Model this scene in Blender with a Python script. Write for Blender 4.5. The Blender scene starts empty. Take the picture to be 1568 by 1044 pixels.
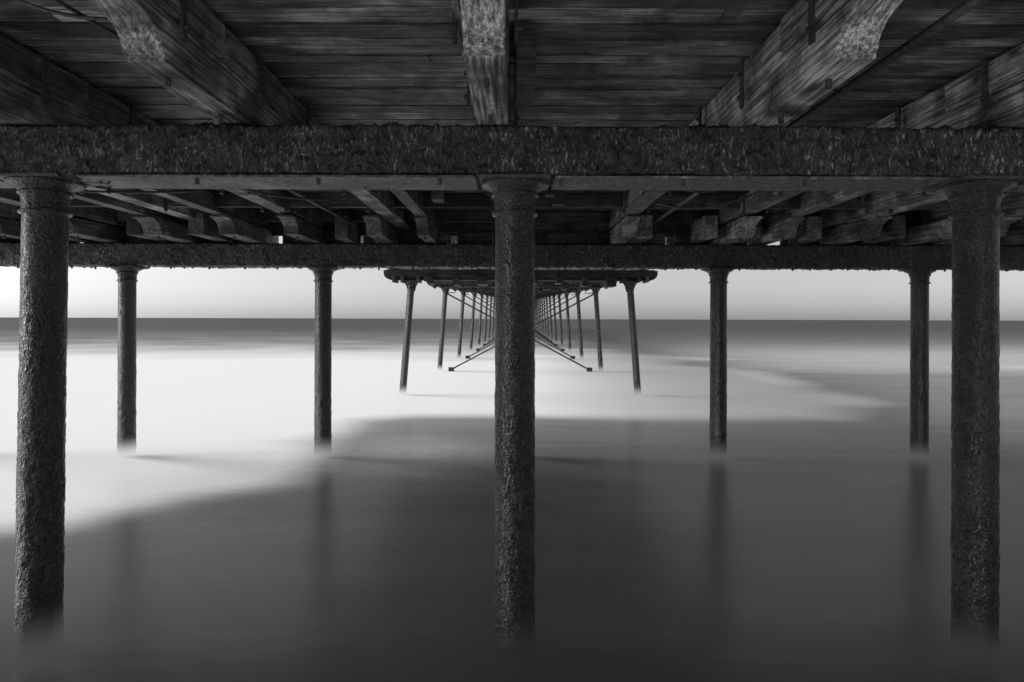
import bpy, math, random
import numpy as np
from mathutils import Vector, noise, Matrix
random.seed(7)
S=bpy.context.scene
S.view_settings.view_transform='Standard'; S.view_settings.look='None'; S.view_settings.exposure=0

# ------------------------------------------------------------ materials
def newmat(n):
    m=bpy.data.materials.new(n); m.use_nodes=True
    nt=m.node_tree; nt.nodes.clear()
    return m,nt,nt.nodes,nt.links
def ramp(N,stops):
    r=N.new('ShaderNodeValToRGB'); e=r.color_ramp.elements
    while len(e)<len(stops): e.new(0.5)
    for k,(p,v) in enumerate(stops):
        e[k].position=p; e[k].color=(v,v,v,1)
    return r
def mth(N,L,op,a,b=None,clamp=False):
    n=N.new('ShaderNodeMath'); n.operation=op; n.use_clamp=clamp
    for i,v in enumerate((a,b)):
        if v is None: continue
        if isinstance(v,(int,float)): n.inputs[i].default_value=v
        else: L.new(v,n.inputs[i])
    return n.outputs[0]
def nz(N,L,vec,scale,detail=6,rough=.6,dist=0):
    n=N.new('ShaderNodeTexNoise'); n.inputs['Scale'].default_value=scale
    n.inputs['Detail'].default_value=detail; n.inputs['Roughness'].default_value=rough
    n.inputs['Distortion'].default_value=dist
    L.new(vec,n.inputs['Vector']); return n.outputs['Fac']

def timber(name,axis,lo,hi,bump=.5,rough=.62):
    m,nt,N,L=newmat(name)
    out=N.new('ShaderNodeOutputMaterial'); p=N.new('ShaderNodeBsdfPrincipled')
    L.new(p.outputs[0],out.inputs[0])
    tc=N.new('ShaderNodeTexCoord'); at=N.new('ShaderNodeAttribute'); at.attribute_name='tone'
    off=N.new('ShaderNodeVectorMath'); off.operation='SCALE'; off.inputs[0].default_value=(13.1,7.7,5.3)
    L.new(at.outputs['Fac'],off.inputs['Scale'])
    ad=N.new('ShaderNodeVectorMath'); ad.operation='ADD'
    L.new(tc.outputs['Object'],ad.inputs[0]); L.new(off.outputs[0],ad.inputs[1])
    mp=N.new('ShaderNodeMapping'); sc=[26,26,26]; sc[axis]=.8; mp.inputs['Scale'].default_value=sc
    L.new(ad.outputs[0],mp.inputs[0])
    g=nz(N,L,mp.outputs[0],1.5,6,.7,.35)
    g2=nz(N,L,mp.outputs[0],5.5,2,.6)
    st=nz(N,L,ad.outputs[0],1.5,5,.65,.6)
    kn=N.new('ShaderNodeTexVoronoi'); kn.inputs['Scale'].default_value=1
    mk=N.new('ShaderNodeMapping'); s2=[2.6]*3; s2[axis]=1.1; mk.inputs['Scale'].default_value=s2
    L.new(ad.outputs[0],mk.inputs[0]); L.new(mk.outputs[0],kn.inputs['Vector'])
    knr=ramp(N,[(.03,.25),(.11,1)]); L.new(kn.outputs['Distance'],knr.inputs[0])
    gr=ramp(N,[(.30,lo*.2),(.44,lo*.9),(.57,hi*.5),(.72,hi)]); L.new(g,gr.inputs[0])
    stn=ramp(N,[(.34,.14),(.5,.75),(.65,1.75)]); L.new(st,stn.inputs[0])
    g2r=ramp(N,[(.34,.5),(.55,1.15)]); L.new(g2,g2r.inputs[0])
    c=mth(N,L,'MULTIPLY',gr.outputs[0],stn.outputs[0])
    c=mth(N,L,'MULTIPLY',c,g2r.outputs[0])
    c=mth(N,L,'MULTIPLY',c,knr.outputs[0])
    tn=mth(N,L,'MULTIPLY_ADD',at.outputs['Fac'],1.25); tn.node.inputs[2].default_value=.32
    c=mth(N,L,'MULTIPLY',c,tn)
    c=mth(N,L,'MINIMUM',c,.78)
    cb=N.new('ShaderNodeCombineColor')
    for i in range(3): L.new(c,cb.inputs[i])
    L.new(cb.outputs[0],p.inputs['Base Color'])
    p.inputs['Roughness'].default_value=rough
    h=mth(N,L,'ADD',g,mth(N,L,'MULTIPLY',g2,.45))
    b=N.new('ShaderNodeBump'); b.inputs['Strength'].default_value=bump; b.inputs['Distance'].default_value=.03
    L.new(h,b.inputs['Height']); L.new(b.outputs[0],p.inputs['Normal'])
    return m

def crust(name,base,spec_rough,flat=1.0,fade=False,scale=1.0,bump=1.0,dist=.5,fleck=0,fsc=(60,60,20),bd=.05):
    m,nt,N,L=newmat(name)
    out=N.new('ShaderNodeOutputMaterial'); p=N.new('ShaderNodeBsdfPrincipled')
    tc=N.new('ShaderNodeTexCoord'); mp=N.new('ShaderNodeMapping')
    mp.inputs['Scale'].default_value=(scale,scale,scale*flat); L.new(tc.outputs['Object'],mp.inputs[0])
    a=nz(N,L,mp.outputs[0],22,5,.68,dist)
    v=N.new('ShaderNodeTexVoronoi'); v.inputs['Scale'].default_value=38; L.new(mp.outputs[0],v.inputs['Vector'])
    big=nz(N,L,tc.outputs['Object'],2.3,4,.6)
    h=mth(N,L,'ADD',a,mth(N,L,'MULTIPLY',v.outputs['Distance'],.45))
    cr=ramp(N,[(.35,base*.3),(.55,base),(.70,base*2.6)]); L.new(a,cr.inputs[0])
    br=ramp(N,[(.3,.5),(.7,1.6)]); L.new(big,br.inputs[0])
    c=mth(N,L,'MULTIPLY',cr.outputs[0],br.outputs[0])
    if fleck:  # light flecks: barnacle and flake patches, plus highlights put into the colour
        mf=N.new('ShaderNodeMapping'); mf.inputs['Scale'].default_value=fsc; mf.inputs['Rotation'].default_value=(0,.35,0); L.new(tc.outputs['Object'],mf.inputs[0])
        f=nz(N,L,mf.outputs[0],1,3,.6,.8)
        fr=ramp(N,[(.54,0),(.62,1)]); L.new(f,fr.inputs[0])
        b2=ramp(N,[(.38,.10),(.62,1.0)]); L.new(big,b2.inputs[0])
        fl=mth(N,L,'MULTIPLY',fr.outputs[0],b2.outputs[0])
        c=mth(N,L,'ADD',c,mth(N,L,'MULTIPLY',fl,fleck))
        h=mth(N,L,'ADD',h,mth(N,L,'MULTIPLY',fl,.5))
    b=N.new('ShaderNodeBump'); b.inputs['Strength'].default_value=bump; b.inputs['Distance'].default_value=bd
    L.new(h,b.inputs['Height']); L.new(b.outputs[0],p.inputs['Normal'])
    cb=N.new('ShaderNodeCombineColor')
    for i in range(3): L.new(c,cb.inputs[i])
    L.new(cb.outputs[0],p.inputs['Base Color'])
    rr=ramp(N,[(.3,spec_rough*.7),(.7,min(1,spec_rough*1.6))]); L.new(big,rr.inputs[0])
    L.new(rr.outputs[0],p.inputs['Roughness'])
    p.inputs['Specular IOR Level'].default_value=.8
    if fade:  # fades to transparent near the water, imitating mist
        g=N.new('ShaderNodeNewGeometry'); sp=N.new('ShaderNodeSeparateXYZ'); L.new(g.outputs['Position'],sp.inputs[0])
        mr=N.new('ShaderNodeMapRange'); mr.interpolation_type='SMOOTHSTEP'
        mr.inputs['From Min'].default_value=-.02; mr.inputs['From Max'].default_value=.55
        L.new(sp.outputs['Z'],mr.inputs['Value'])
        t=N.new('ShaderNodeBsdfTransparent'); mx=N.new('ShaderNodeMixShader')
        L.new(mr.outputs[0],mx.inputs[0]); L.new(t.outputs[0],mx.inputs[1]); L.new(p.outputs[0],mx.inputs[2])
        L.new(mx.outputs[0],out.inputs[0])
    else: L.new(p.outputs[0],out.inputs[0])
    return m

M_plank=timber('deck_plank_timber',0,.12,.54,.6)
M_joist=timber('joist_timber',1,.16,.88,.7)
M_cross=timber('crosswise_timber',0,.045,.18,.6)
M_dark=timber('gap_shade_cover',0,.02,.06,.3)  # dark colour for the cover sheet, so plank gaps read as shade
M_beam=crust('tarred_encrusted_beam',.030,.32,.45,scale=.8,bump=1.0,fleck=.42,fsc=(48,48,15),bd=.07)
M_iron=crust('barnacled_cast_iron',.022,.23,.75,scale=1.3,bump=1.0,fleck=.13,fsc=(60,60,40),bd=.06)
M_ironf=crust('barnacled_cast_iron_foot_fade',.020,.24,.75,fade=True,scale=1.3,bump=1.0,fleck=.05,fsc=(60,60,40),bd=.06)  # foot turns see-through towards the water in place of mist
M_strap=crust('rusted_iron_strap',.03,.45,1,scale=1,bump=.4)
M_plate=crust('worn_flange_plate',.10,.5,1,scale=.8,bump=.4)

# ------------------------------------------------------------ builders
pier=bpy.data.objects.new('wooden_pier',None); S.collection.objects.link(pier)
class MB:
    def __init__(s): s.v=[];s.f=[];s.t=[]
    def add(s,vs,fs,t=None):
        o=len(s.v); t=random.random() if t is None else t
        s.v+=vs; s.t+=[t]*len(vs); s.f+=[tuple(i+o for i in f) for f in fs]
    def box(s,x0,x1,y0,y1,z0,z1,t=None,j=.004,sl=0.0):
        r=lambda:random.uniform(-j,j)
        vs=[(x+r(),y+r(),z+r()+sl*(y-y0)) for z in (z0,z1) for y in (y0,y1) for x in (x0,x1)]
        s.add(vs,[(0,2,3,1),(4,5,7,6),(0,1,5,4),(2,6,7,3),(0,4,6,2),(1,3,7,5)],t)
    def prism(s,prof,x0,x1,t=None):
        n=len(prof)
        vs=[(x0,y,z) for y,z in prof]+[(x1,y,z) for y,z in prof]
        fs=[tuple(range(n)),tuple(range(2*n-1,n-1,-1))]+[(i,i+n,(i+1)%n+n,(i+1)%n) for i in range(n)]
        s.add(vs,fs,t)
    def tube(s,pts,r,seg=10,t=None):
        pts=[Vector(p) for p in pts]; vs=[];fs=[]
        for i,p in enumerate(pts):
            d=(pts[min(i+1,len(pts)-1)]-pts[max(i-1,0)]).normalized()
            u=d.cross(Vector((.13,.27,.95))).normalized(); w=d.cross(u)
            for k in range(seg):
                a=2*math.pi*k/seg; vs.append(tuple(p+u*(r*math.cos(a))+w*(r*math.sin(a))))
        for i in range(len(pts)-1):
            for k in range(seg):
                k2=(k+1)%seg; fs.append((i*seg+k,i*seg+k2,(i+1)*seg+k2,(i+1)*seg+k))
        fs.append(tuple(range(seg))[::-1]); fs.append(tuple((len(pts)-1)*seg+k for k in range(seg)))
        s.add(vs,fs,t)
    def make(s,name,mat,bevel=0,smooth=False,parent=pier):
        me=bpy.data.meshes.new(name); me.from_pydata(s.v,[],s.f); me.update()
        a=me.attributes.new('tone','FLOAT','POINT'); a.data.foreach_set('value',s.t)
        me.materials.append(mat); ob=bpy.data.objects.new(name,me); S.collection.objects.link(ob)
        if smooth: me.polygons.foreach_set('use_smooth',[True]*len(me.polygons))
        import bmesh
        bm=bmesh.new(); bm.from_mesh(me); bmesh.ops.recalc_face_normals(bm,faces=bm.faces); bm.to_mesh(me); bm.free()
        if bevel:
            b=ob.modifiers.new('bevel','BEVEL'); b.width=bevel; b.segments=2; b.limit_method='ANGLE'
        ob.parent=parent; return ob

# ------------------------------------------------------------ geometry constants (metres, water at z=0)
Y1,Y2,Y3=6.1,14.8,26.8; STEP=12.25; YB=2.4  # YB: deck end cut short above the view, to let light under
def cx(y): return .0086*y
def zb(y): return 4.49+(y-26.8)*.0268

def crossbeam(name,x0,x1,yc,wy,z0,z1,nx,amp,mat,sag=0):
    hy=wy/2; hz=(z1-z0)/2; zc=(z0+z1)/2; loop=[]
    nz_=14; ny_=10
    for i in range(ny_): loop.append((-hy+2*hy*i/ny_,-hz))
    for i in range(nz_): loop.append((hy,-hz+2*hz*i/nz_))
    for i in range(ny_): loop.append((hy-2*hy*i/ny_,hz))
    for i in range(nz_*2): loop.append((-hy,hz-2*hz*i/(nz_*2)))
    n=len(loop); vs=[];fs=[]
    for i in range(nx+1):
        x=x0+(x1-x0)*i/nx
        for (a,b) in loop:
            e=abs(abs(a)-hy)+abs(abs(b)-hz)
            cr=-.018 if e<.004 else 0
            na,nb=(a/hy if abs(abs(a)-hy)<1e-6 else 0),(b/hz if abs(abs(b)-hz)<1e-6 else 0)
            p=Vector((x*9,(yc+a)*9,(zc+b)*4.5))
            d=noise.fractal(p,.9,2.1,4)*amp+noise.noise(Vector((x*1.3,a,b*2)))*amp*.9+cr
            d+=(noise.noise(Vector((x*26,a*20,b*9)))**2)*amp*2.6
            zz=zc+b+nb*d - sag*((x)/7)**2
            vs.append((x,yc+a+na*d,zz))
    for i in range(nx):
        for k in range(n):
            k2=(k+1)%n; fs.append((i*n+k,i*n+k2,(i+1)*n+k2,(i+1)*n+k))
    fs.append(tuple(range(n))); fs.append(tuple(nx*n+k for k in range(n))[::-1])
    m=MB(); m.add(vs,fs,.5); return m.make(name,mat,smooth=True)
crossbeam('encrusted_crossbeam_near',-13.5,13.5,Y1+.0,.5,4.235,4.665,1500,.026,M_beam,.03)
crossbeam('encrusted_crossbeam_second',-13.5,13.5,Y2,.42,4.105,4.60,700,.018,M_beam)
m=MB()
for a,b in [(-13,-8.7),(-7.9,-4.55),(-3.75,-.34),(.34,3.72),(4.5,7.9),(8.7,13)]:
    m.box(a,b,Y1-.28,Y1+.28,4.202,4.222,j=.006)
m.make('flange_plates',M_plate,.006)

def column(name,xt,yt,ztop,r,xb=None,yb=None,disp=.005,seg=56):
    xb=xt if xb is None else xb; yb=yt if yb is None else yb
    prof=[]
    zlow=-1.2
    H=ztop-.33
    n=int(170*(1 if seg>40 else .5))
    for i in range(n): prof.append((zlow+(H-zlow)*i/(n-1), r*(1.03-.03*i/n)))
    for dz,f in [(.325,1.02),(.32,1.14),(.305,1.19),(.29,1.14),(.283,1.03),(.22,1.04),(.16,1.08),(.15,1.2),(.138,1.22),(.126,1.2),(.12,1.16),(.10,1.24),(.08,1.42),(.065,1.6),(.06,1.7),(.045,1.74),(.035,1.72),(.033,1.3)]:
        prof.append((ztop-dz,r*f))
    vs=[];fs=[]; sd=random.uniform(0,50)
    for (z,rad) in prof:
        t=(ztop-z)/ztop; x0=xt+(xb-xt)*t; y0=yt+(yb-yt)*t
        for s_ in range(seg):
            a=2*math.pi*s_/seg; c,s2=math.cos(a),math.sin(a)
            low=max(0,min(1,(3.6-z)/2.5))
            d=disp*(.35+low)*(noise.fractal(Vector((c*rad*16+sd,s2*rad*16,z*11)),.8,2.1,3)+.6*noise.noise(Vector((c*5+sd,s2*5,z*28))))
            if z>ztop-.33: d*=.35
            vs.append((x0+c*(rad+d),y0+s2*(rad+d),z))
    for i in range(len(prof)-1):
        for k2 in range(seg):
            q=(k2+1)%seg; fs.append((i*seg+k2,i*seg+q,(i+1)*seg+q,(i+1)*seg+k2))
    m=MB(); m.add(vs,fs,.5)
    h=r*1.72
    ob=m.make(name,M_iron,smooth=True)
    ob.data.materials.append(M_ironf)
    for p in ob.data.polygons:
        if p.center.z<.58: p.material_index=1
    m=MB(); m.box(xt-h,xt+h,yt-h,yt+h,ztop-.034,ztop-.001,.5,.002)
    m.make(name+'_head_plate',M_strap,.006)
i=0
for x,xb in [(-8.4,-8.45),(-4.19,-4.245),(0,.01),(4.115,4.12),(8.3,8.35)]:
    i+=1; column('iron_column_%d'%i,x,Y1,4.235,.176,xb,disp=.0075,seg=84)
for x in (-12.6,-8.4,-4.15,.12,4.42,8.78,13):
    i+=1; column('iron_column_%d'%i,x,Y2,4.105,.176,disp=.006,seg=40)
ROWS=[Y3+STEP*k for k in range(16)]
for k,y in enumerate(ROWS):
    for sgn in (-1,1):
        i+=1
        column('raked_column_%d'%i,cx(y)+sgn*4.28,y,zb(y)-.0,.135,cx(y)+sgn*4.62,disp=.003,seg=24)

J1=[-8.6,-6.45,-4.3,-2.42,-.2,2.18,4.3,6.5,8.6]
DZ=5.28
def bolster(m,x,w,yn,yf,z0,z1,t=None,R=.42):
    h=z1-z0; prof=[(yf,z0),(yf,z1)]
    prof.append((yn-R,z1)); prof.append((yn-R,z1-.04))
    for q in range(0,11):
        a=math.pi/2*q/10
        prof.append((yn-R+(R-.03)*math.sin(a), z0+.075+(h-.115)*math.cos(a)))
    prof.append((yn-.03,z0+.055)); prof.append((yn,z0+.05)); prof.append((yn,z0))
    m.prism(prof[::-1],x-w/2,x+w/2,t)
m=MB()
for x in J1: bolster(m,x,.27,4.42+random.uniform(-.06,.06),7.6,4.672,4.96,t=(.85 if x>1 else .4)+random.uniform(-.1,.15),R=.5)  # right bolsters toned lighter than left: side light put into the tone
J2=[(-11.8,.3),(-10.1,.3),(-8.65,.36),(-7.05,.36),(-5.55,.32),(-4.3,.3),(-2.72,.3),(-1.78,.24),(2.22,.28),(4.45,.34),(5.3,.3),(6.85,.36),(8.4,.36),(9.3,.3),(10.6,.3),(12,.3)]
tn2=lambda x:(.55 if x>1 else .0)+random.uniform(-.12,.25)  # tone by side imitates light falling from the left
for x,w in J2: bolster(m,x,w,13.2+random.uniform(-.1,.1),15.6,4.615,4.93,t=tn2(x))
for x in (-9.25,-7.62,-6.3,-3.55,2.62,3.95,4.86,6.1,7.7,9.0):
    w=random.uniform(.22,.34); m.box(x-w/2,x+w/2,13.7+random.uniform(-.4,.3),14.9,4.62+random.uniform(0,.06),5.1,t=tn2(x))
m.make('moulded_bolsters',M_joist,.012)
m=MB()
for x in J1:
    yy=YB; tt=(.75 if x>1 else .3)  # joists right of centre lighter, left darker, painted as if side-lit
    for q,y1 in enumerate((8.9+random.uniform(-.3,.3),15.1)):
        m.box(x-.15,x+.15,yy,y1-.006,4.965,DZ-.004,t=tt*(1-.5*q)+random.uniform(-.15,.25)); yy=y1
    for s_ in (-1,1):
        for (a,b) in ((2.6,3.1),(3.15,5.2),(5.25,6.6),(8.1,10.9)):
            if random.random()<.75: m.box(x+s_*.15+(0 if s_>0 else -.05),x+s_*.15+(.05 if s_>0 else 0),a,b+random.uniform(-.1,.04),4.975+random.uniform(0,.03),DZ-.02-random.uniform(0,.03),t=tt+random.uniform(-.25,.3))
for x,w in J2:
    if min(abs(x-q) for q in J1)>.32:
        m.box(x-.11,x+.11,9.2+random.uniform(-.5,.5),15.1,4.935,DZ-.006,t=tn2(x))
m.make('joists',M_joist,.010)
m=MB(); b=MB()
for x in J1:
    for y in (3.3,4.55,5.95,7.3,8.9,10.5,12.2):
        for s_ in (-1,1):
            xx=x+s_*.205
            m.box(xx-.012,xx+.012,y-.035,y+.035,4.84 if y<8 else 4.90,DZ-.01,j=.002)
            for z in (4.93,5.14): b.tube([(xx,y,z),(xx+s_*.04,y,z)],.02,6)
    for y in (4.75,5.6,6.9): b.tube([(x,y,4.69),(x,y,4.61)],.022,6)
for x,w in J2:
    b.tube([(x,13.5,4.64),(x,13.5,4.56)],.025,6)
for k in range(60):
    x=-12+k*.41+random.uniform(-.1,.1); b.tube([(x,Y2-.1,4.13),(x,Y2-.1,4.07-random.uniform(0,.03))],.022,6)
for k in range(16):
    x=-8+k*1.05; b.tube([(x,Y1-.2,4.2),(x,Y1-.2,4.15)],.02,6)
m.make('joist_straps',M_strap,.003); b.make('bolts',M_strap)

m=MB()
for a,c in zip(J1[:-1],J1[1:]):
    for y in (9.9,12.4):
        m.box(a+.21,c-.21,y,y+.09,5.02,DZ-.01)
for k in range(14):      # stray packing pieces and short hangers between the joists
    x=random.uniform(-9,9); y=random.uniform(8.6,13); w=random.uniform(.05,.12)
    if min(abs(x-q) for q in J1)>.36: m.box(x-w,x+w,y,y+random.uniform(.15,.5),random.uniform(4.95,5.08),DZ-.008)
m.box(.0,.16,5.2,6.1,4.9,DZ-.02)
m.box(-13.5,13.5,15.12,15.26,4.83,DZ+.09,j=.01)
m.box(-13.5,13.5,14.5,14.6,5.06,DZ-.005,j=.01)
gaps=[(-5.7,-5.1),(5.1,5.85),(-3.4,-3.0),(-1.5,-1.25),(3.3,3.5),(-9.6,-9.45)]
x=-13.5
while x<13.4:
    w=random.uniform(.4,.9)
    if not any(a<x+w and x<c for a,c in gaps): m.box(x,x+w-.01,14.98,15.08,4.61+random.uniform(0,.01),4.9,j=.006)
    else:
        for a,c in gaps:
            if a<x+w and x<c:
                if a-x>.05: m.box(x,a,14.98,15.08,4.61,4.9,j=.006)
                x=c-w
                break
    x+=w
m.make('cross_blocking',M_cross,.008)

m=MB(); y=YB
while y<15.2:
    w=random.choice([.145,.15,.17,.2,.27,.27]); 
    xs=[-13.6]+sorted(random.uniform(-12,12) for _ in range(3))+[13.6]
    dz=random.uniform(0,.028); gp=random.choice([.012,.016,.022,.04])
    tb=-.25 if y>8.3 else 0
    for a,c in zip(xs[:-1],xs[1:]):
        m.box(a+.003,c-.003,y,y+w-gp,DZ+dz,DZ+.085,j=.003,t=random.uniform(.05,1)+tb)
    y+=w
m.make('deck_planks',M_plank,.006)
m=MB(); m.box(-13.7,13.7,YB-.05,15.3,DZ+.13,DZ+.19,.3)  # dark sheet added above the planks to darken their gaps
m.make('plank_gap_shade_sheet',M_dark)

caps=MB(); jo=MB(); dk=MB(); kn=MB(); rods=MB()
for k,y in enumerate(ROWS):
    c=cx(y); z=zb(y)
    def cap(yc,x0,x1,z0,z1,w,ch):
        lft=[(x0,z1)]+[(x0+ch*1.5*(1-math.cos(a)),z0+ch-ch*math.sin(a)) for a in (0,.4,.8,1.2,1.57)]
        prof=lft+[(x0+x1-px,pz) for px,pz in lft[::-1]]
        n=len(prof); vs=[(px,yc-w/2,pz) for px,pz in prof]+[(px,yc+w/2,pz) for px,pz in prof]
        caps.add(vs,[tuple(range(n)),tuple(range(2*n-1,n-1,-1))]+[(q,q+n,(q+1)%n+n,(q+1)%n) for q in range(n)])
    cap(y,c-5.35,c+5.35,z+.002,z+.40,.34,.26)
    cap(y-.30,c-5.2,c+5.2,z+.16,z+.41,.2,.16)
    cap(y+.30,c-5.2,c+5.2,z+.16,z+.41,.2,.16)
    for s_ in (-1,1):
        xx=c+s_*4.29
        for d in (-1,1):
            kn.tube([(xx+d*.11,y,z-.42),(xx+d*.16,y,z-.2),(xx+d*.3,y,z+.02)],.04,8)
        kn.box(xx-.26,xx+.26,y-.24,y+.24,z-.06,z-.004,j=.002)
        for d in (-.62,-.3,.3,.62):
            caps.box(xx+d-.06,xx+d+.06,y-.4,y+.4,z-.10+random.uniform(0,.05),z+.16)
    for q in range(8): 
        xq=c-3.5+q*1.0; wq=random.uniform(.08,.2); caps.box(xq-wq,xq+wq,y-.55,y+.55,z-.03-random.uniform(0,.22),z+.158,t=0)
    if k>=1:
        zt=z-.35
        for s_ in (-1,1):
            rods.tube([(c+s_*4.28,y+s_*.06,zt),(c-s_*3.9,y+s_*.06,.12)],.045 if k<3 else .05,6)
            rods.tube([(c+s_*4.28,y+s_*.04,zt),(c+s_*4.28,y+STEP*.5,zt+.25)],.03,6)
            kn.box(c+s_*3.95-.16,c+s_*3.95+.16,y-.1,y+.1,-.3,.22,j=.01)
ys=[15.3,Y3]+ROWS[1:]+[ROWS[-1]+3]
for a,b_ in zip(ys[:-1],ys[1:]):
    za=zb(max(a,Y3)) if a>16 else 4.2; zc=zb(b_)
    sl=(zc-za)/(b_-a)
    for q in (-4.9,-3.4,-1.7,0,1.7,3.4,4.9):
        jo.box(cx(a)+q-.13,cx(a)+q+.13,a,b_-.01,za+.43,za+.76,sl=sl,j=.0)
    y=a
    while y<b_-.05:
        w=.3; 
        dk.box(cx(y)-5.1,cx(y)+5.1,y,y+w-.012,za+.78+sl*(y-a)+random.uniform(0,.01),za+.86+sl*(y-a),j=.002)
        y+=w
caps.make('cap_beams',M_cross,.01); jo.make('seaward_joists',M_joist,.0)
dk.make('seaward_deck_planks',M_plank); kn.make('column_brackets',M_strap); rods.make('cross_brace_rods',M_strap)

m=MB()
m.tube([(2.78,YB,4.93),(2.76,7,4.93),(2.8,14.4,4.95)],.035,12)
m.tube([(5.6,YB,5.1),(5.6,14.4,5.1)],.03,10)
m.tube([(-3.5,8,4.98),(-3.4,14.3,4.98)],.028,10)
def cable(p,q,sag,r=.012,n=14):
    p=Vector(p);q=Vector(q); pts=[]
    for i in range(n+1):
        t=i/n; v=p.lerp(q,t); v.z-=sag*4*t*(1-t); pts.append(v)
    m.tube(pts,r,6)
cable((-3.6,4.2,5.26),(-2.62,4.5,4.97),.12)
cable((-4.0,5.0,5.25),(-2.62,3.9,5.05),.06,.01)
cable((-3.2,2.5,5.2),(-2.65,5.5,5.0),.1,.014)
cable((-3.4,9.0,5.2),(-2.5,9.6,5.0),.28,.016)
cable((-4.3,8.4,4.9),(-3.1,11.2,4.95),.12,.018)
cable((2.3,10.0,5.0),(3.4,9.6,5.2),.25,.02)
cable((2.4,11.5,4.95),(4.0,10.5,5.1),.2,.016)
cable((-8.4,8.8,5.0),(-5.0,10.5,4.95),.15,.018)
cable((5.0,9.5,5.0),(7.0,9.0,5.1),.15,.018)
m.make('conduits_and_cables',M_strap,smooth=True)

# ------------------------------------------------------------ sea
poly=np.array([(-7.3,9.1),(-6.1,9.3),(-5.75,10.1),(-5.1,11.0),(-4.3,11.7),(-3.75,12.3),(-3.85,14.2),(-4.3,17.5),(-4.2,19.8),(-2.9,20.5),
 (0,20.7),(4.2,20.6),(7.1,20.6),(9.8,20.9),(12,24),(13.6,28),(15.0,38),(15.5,60),(13,160),(-200,160),(-200,7.5),(-20,8.3)],float)
def sdf(px,py):
    d=np.full(px.shape,1e9); ins=np.zeros(px.shape,bool); n=len(poly)
    for i in range(n):
        ax,ay=poly[i]; bx,by=poly[(i+1)%n]; ex,ey=bx-ax,by-ay
        t=np.clip(((px-ax)*ex+(py-ay)*ey)/(ex*ex+ey*ey),0,1)
        d=np.minimum(d,np.hypot(px-ax-t*ex,py-ay-t*ey))
        c=((ay>py)!=(by>py)); 
        xi=ax+(py-ay)*ex/(ey if ey!=0 else 1e-9)
        ins^=c&(px<xi)
    return np.where(ins,d,-d)
ysr=np.concatenate([np.linspace(-60,-2,30),np.linspace(-1.8,8,50),np.geomspace(8.1,9000,380)])
us=np.linspace(-1,1,261); us=np.sign(us)*np.abs(us)**1.25
PX=(us[None,:]*(np.abs(ysr)[:,None]*1.6+40)); PY=np.repeat(ysr[:,None],len(us),1)
D=sdf(PX,PY); W=1.35*(np.maximum(PY,6)/12)**1.2
wob=np.array([[noise.fractal(Vector((x*.10,y*.12,3.1)),1,2,2) for x,y in zip(rx,ry)] for rx,ry in zip(PX,PY)])
def sm(a,b,v):
    q=np.clip((v-a)/(b-a),0,1); return q*q*(3-2*q)
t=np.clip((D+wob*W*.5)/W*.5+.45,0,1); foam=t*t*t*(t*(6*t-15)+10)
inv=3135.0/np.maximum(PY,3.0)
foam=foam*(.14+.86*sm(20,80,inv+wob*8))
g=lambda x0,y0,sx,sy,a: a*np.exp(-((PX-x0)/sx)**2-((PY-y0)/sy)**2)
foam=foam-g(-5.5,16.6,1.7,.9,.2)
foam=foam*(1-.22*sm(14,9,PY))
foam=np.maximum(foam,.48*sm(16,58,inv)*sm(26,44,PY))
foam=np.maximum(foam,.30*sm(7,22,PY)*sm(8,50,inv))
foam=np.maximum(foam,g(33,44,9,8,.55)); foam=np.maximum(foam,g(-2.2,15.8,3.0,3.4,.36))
foam=np.maximum(foam,.95*sm(4.6,2.6,PY))  # bright surf band out of view, added to bounce light upwards
foam=np.clip(foam,0,1)
nv=len(us); nr=len(ysr)
verts=np.stack([PX,PY,np.zeros_like(PX)],-1).reshape(-1,3)
faces=[(r*nv+c,r*nv+c+1,(r+1)*nv+c+1,(r+1)*nv+c) for r in range(nr-1) for c in range(nv-1)]
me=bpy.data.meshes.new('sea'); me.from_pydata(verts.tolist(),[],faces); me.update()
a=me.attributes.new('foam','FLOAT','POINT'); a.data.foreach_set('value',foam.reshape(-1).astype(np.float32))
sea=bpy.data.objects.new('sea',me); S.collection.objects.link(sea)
m_,nt,N,L=newmat('long_swell_water'); me.materials.append(m_)
out=N.new('ShaderNodeOutputMaterial'); at=N.new('ShaderNodeAttribute'); at.attribute_name='foam'
tc=N.new('ShaderNodeTexCoord')
mp=N.new('ShaderNodeMapping'); mp.inputs['Scale'].default_value=(.22,.9,1); mp.inputs['Rotation'].default_value=(0,0,.12); L.new(tc.outputs['Object'],mp.inputs[0])
s1=nz(N,L,mp.outputs[0],.7,4,.6,.8)
mp2=N.new('ShaderNodeMapping'); mp2.inputs['Scale'].default_value=(1.2,4.2,1); mp2.inputs['Rotation'].default_value=(0,0,.28); L.new(tc.outputs['Object'],mp2.inputs[0])
s2=nz(N,L,mp2.outputs[0],1.8,4,.6,.8)
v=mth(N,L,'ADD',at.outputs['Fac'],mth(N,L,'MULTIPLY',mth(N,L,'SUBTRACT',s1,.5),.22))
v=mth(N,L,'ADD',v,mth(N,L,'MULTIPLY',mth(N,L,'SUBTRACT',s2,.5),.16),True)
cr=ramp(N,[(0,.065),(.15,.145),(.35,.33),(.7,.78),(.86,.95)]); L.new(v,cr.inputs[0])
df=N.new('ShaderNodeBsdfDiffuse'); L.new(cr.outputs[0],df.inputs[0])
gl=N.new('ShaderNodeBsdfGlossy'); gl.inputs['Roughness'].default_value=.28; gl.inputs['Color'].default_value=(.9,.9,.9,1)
sp=N.new('ShaderNodeSeparateXYZ'); L.new(tc.outputs['Object'],sp.inputs[0])
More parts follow.
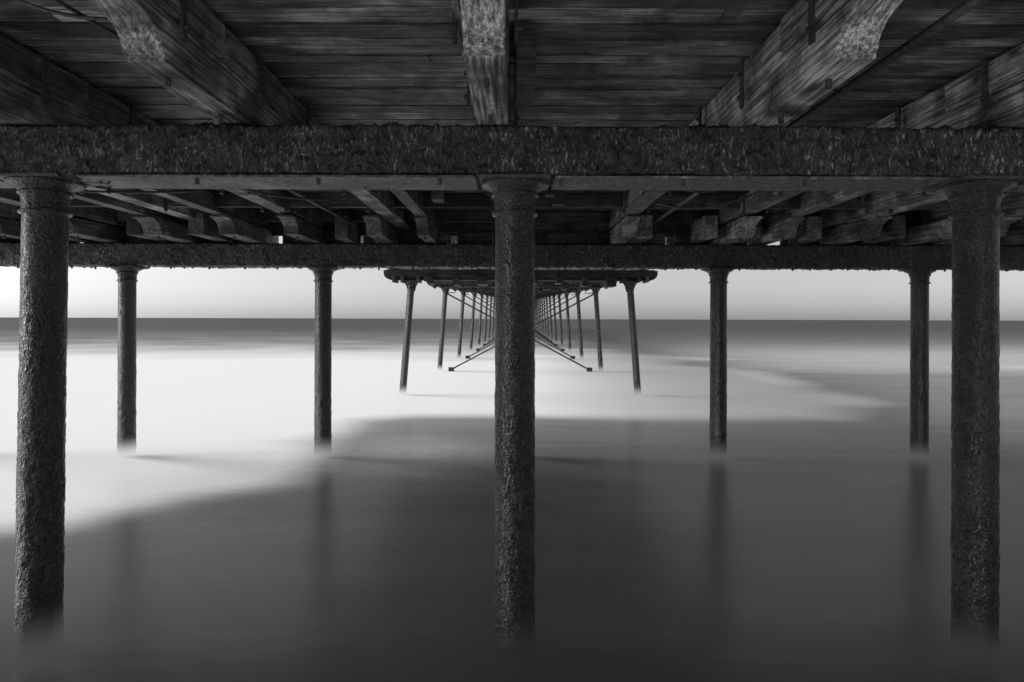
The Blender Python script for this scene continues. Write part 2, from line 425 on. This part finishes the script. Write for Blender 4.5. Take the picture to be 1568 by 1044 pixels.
mr=N.new('ShaderNodeMapRange'); mr.inputs['From Min'].default_value=10; mr.inputs['From Max'].default_value=90
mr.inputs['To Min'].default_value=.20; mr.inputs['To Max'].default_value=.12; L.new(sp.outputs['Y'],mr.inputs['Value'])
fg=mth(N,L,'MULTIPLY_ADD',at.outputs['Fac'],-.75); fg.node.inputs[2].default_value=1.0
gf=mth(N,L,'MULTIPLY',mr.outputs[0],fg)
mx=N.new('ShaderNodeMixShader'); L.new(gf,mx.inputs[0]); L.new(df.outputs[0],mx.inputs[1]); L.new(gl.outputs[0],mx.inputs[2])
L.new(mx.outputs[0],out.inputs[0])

# ------------------------------------------------------------ beach behind the camera, unseen, added to bounce light under the deck
vs=[];fs=[]; nx,ny=80,40
for j in range(ny+1):
    for i in range(nx+1):
        x=-80+160*i/nx; y=-2.0-60*j/ny
        vs.append((x,y,-.15+.055*(-2.0-y)+.12*noise.noise(Vector((x*.2,y*.2,0)))))
for j in range(ny):
    for i in range(nx): k=j*(nx+1)+i; fs.append((k,k+nx+1,k+nx+2,k+1))
me=bpy.data.meshes.new('beach'); me.from_pydata(vs,[],fs); be=bpy.data.objects.new('beach',me); S.collection.objects.link(be)
m_,nt,N,L=newmat('pale_sand'); me.materials.append(m_)
out=N.new('ShaderNodeOutputMaterial'); p=N.new('ShaderNodeBsdfPrincipled'); L.new(p.outputs[0],out.inputs[0])
tc=N.new('ShaderNodeTexCoord'); r=ramp(N,[(.3,.38),(.7,.5)]); L.new(nz(N,L,tc.outputs['Object'],3,6,.7),r.inputs[0]); L.new(r.outputs[0],p.inputs['Base Color']); p.inputs['Roughness'].default_value=.9

# ------------------------------------------------------------ sky + sun
EL=math.radians(22); AZ=math.radians(279)
w=bpy.data.worlds.new('World'); S.world=w; w.use_nodes=True; N=w.node_tree.nodes; L=w.node_tree.links; N.clear()
o=N.new('ShaderNodeOutputWorld'); bg=N.new('ShaderNodeBackground'); sk=N.new('ShaderNodeTexSky'); sk.sky_type='NISHITA'
sk.sun_disc=False; sk.sun_elevation=EL; sk.sun_rotation=AZ
bw=N.new('ShaderNodeRGBToBW'); L.new(sk.outputs[0],bw.inputs[0]); L.new(bw.outputs[0],bg.inputs[0]); bg.inputs[1].default_value=.138
L.new(bg.outputs[0],o.inputs[0])
sd=Vector((math.sin(AZ)*math.cos(EL),math.cos(AZ)*math.cos(EL),math.sin(EL)))
l=bpy.data.lights.new('sun','SUN'); l.energy=5.0; l.angle=math.radians(40); l.color=(1,1,1)
lo=bpy.data.objects.new('sun',l); lo.rotation_euler=sd.to_track_quat('Z','Y').to_euler(); S.collection.objects.link(lo)

# ------------------------------------------------------------ camera
cd=bpy.data.cameras.new('camera'); cam=bpy.data.objects.new('camera',cd); S.collection.objects.link(cam)
cd.sensor_width=36; cd.lens=24; cd.shift_y=-34/1568; cd.shift_x=-4/1568; cd.clip_start=.05; cd.clip_end=20000
cam.location=(0,0,3.0)
cam.rotation_euler=(Matrix.Rotation(math.radians(90),4,'X')@Matrix.Rotation(math.radians(.18),4,'Z')).to_euler()
S.camera=cam
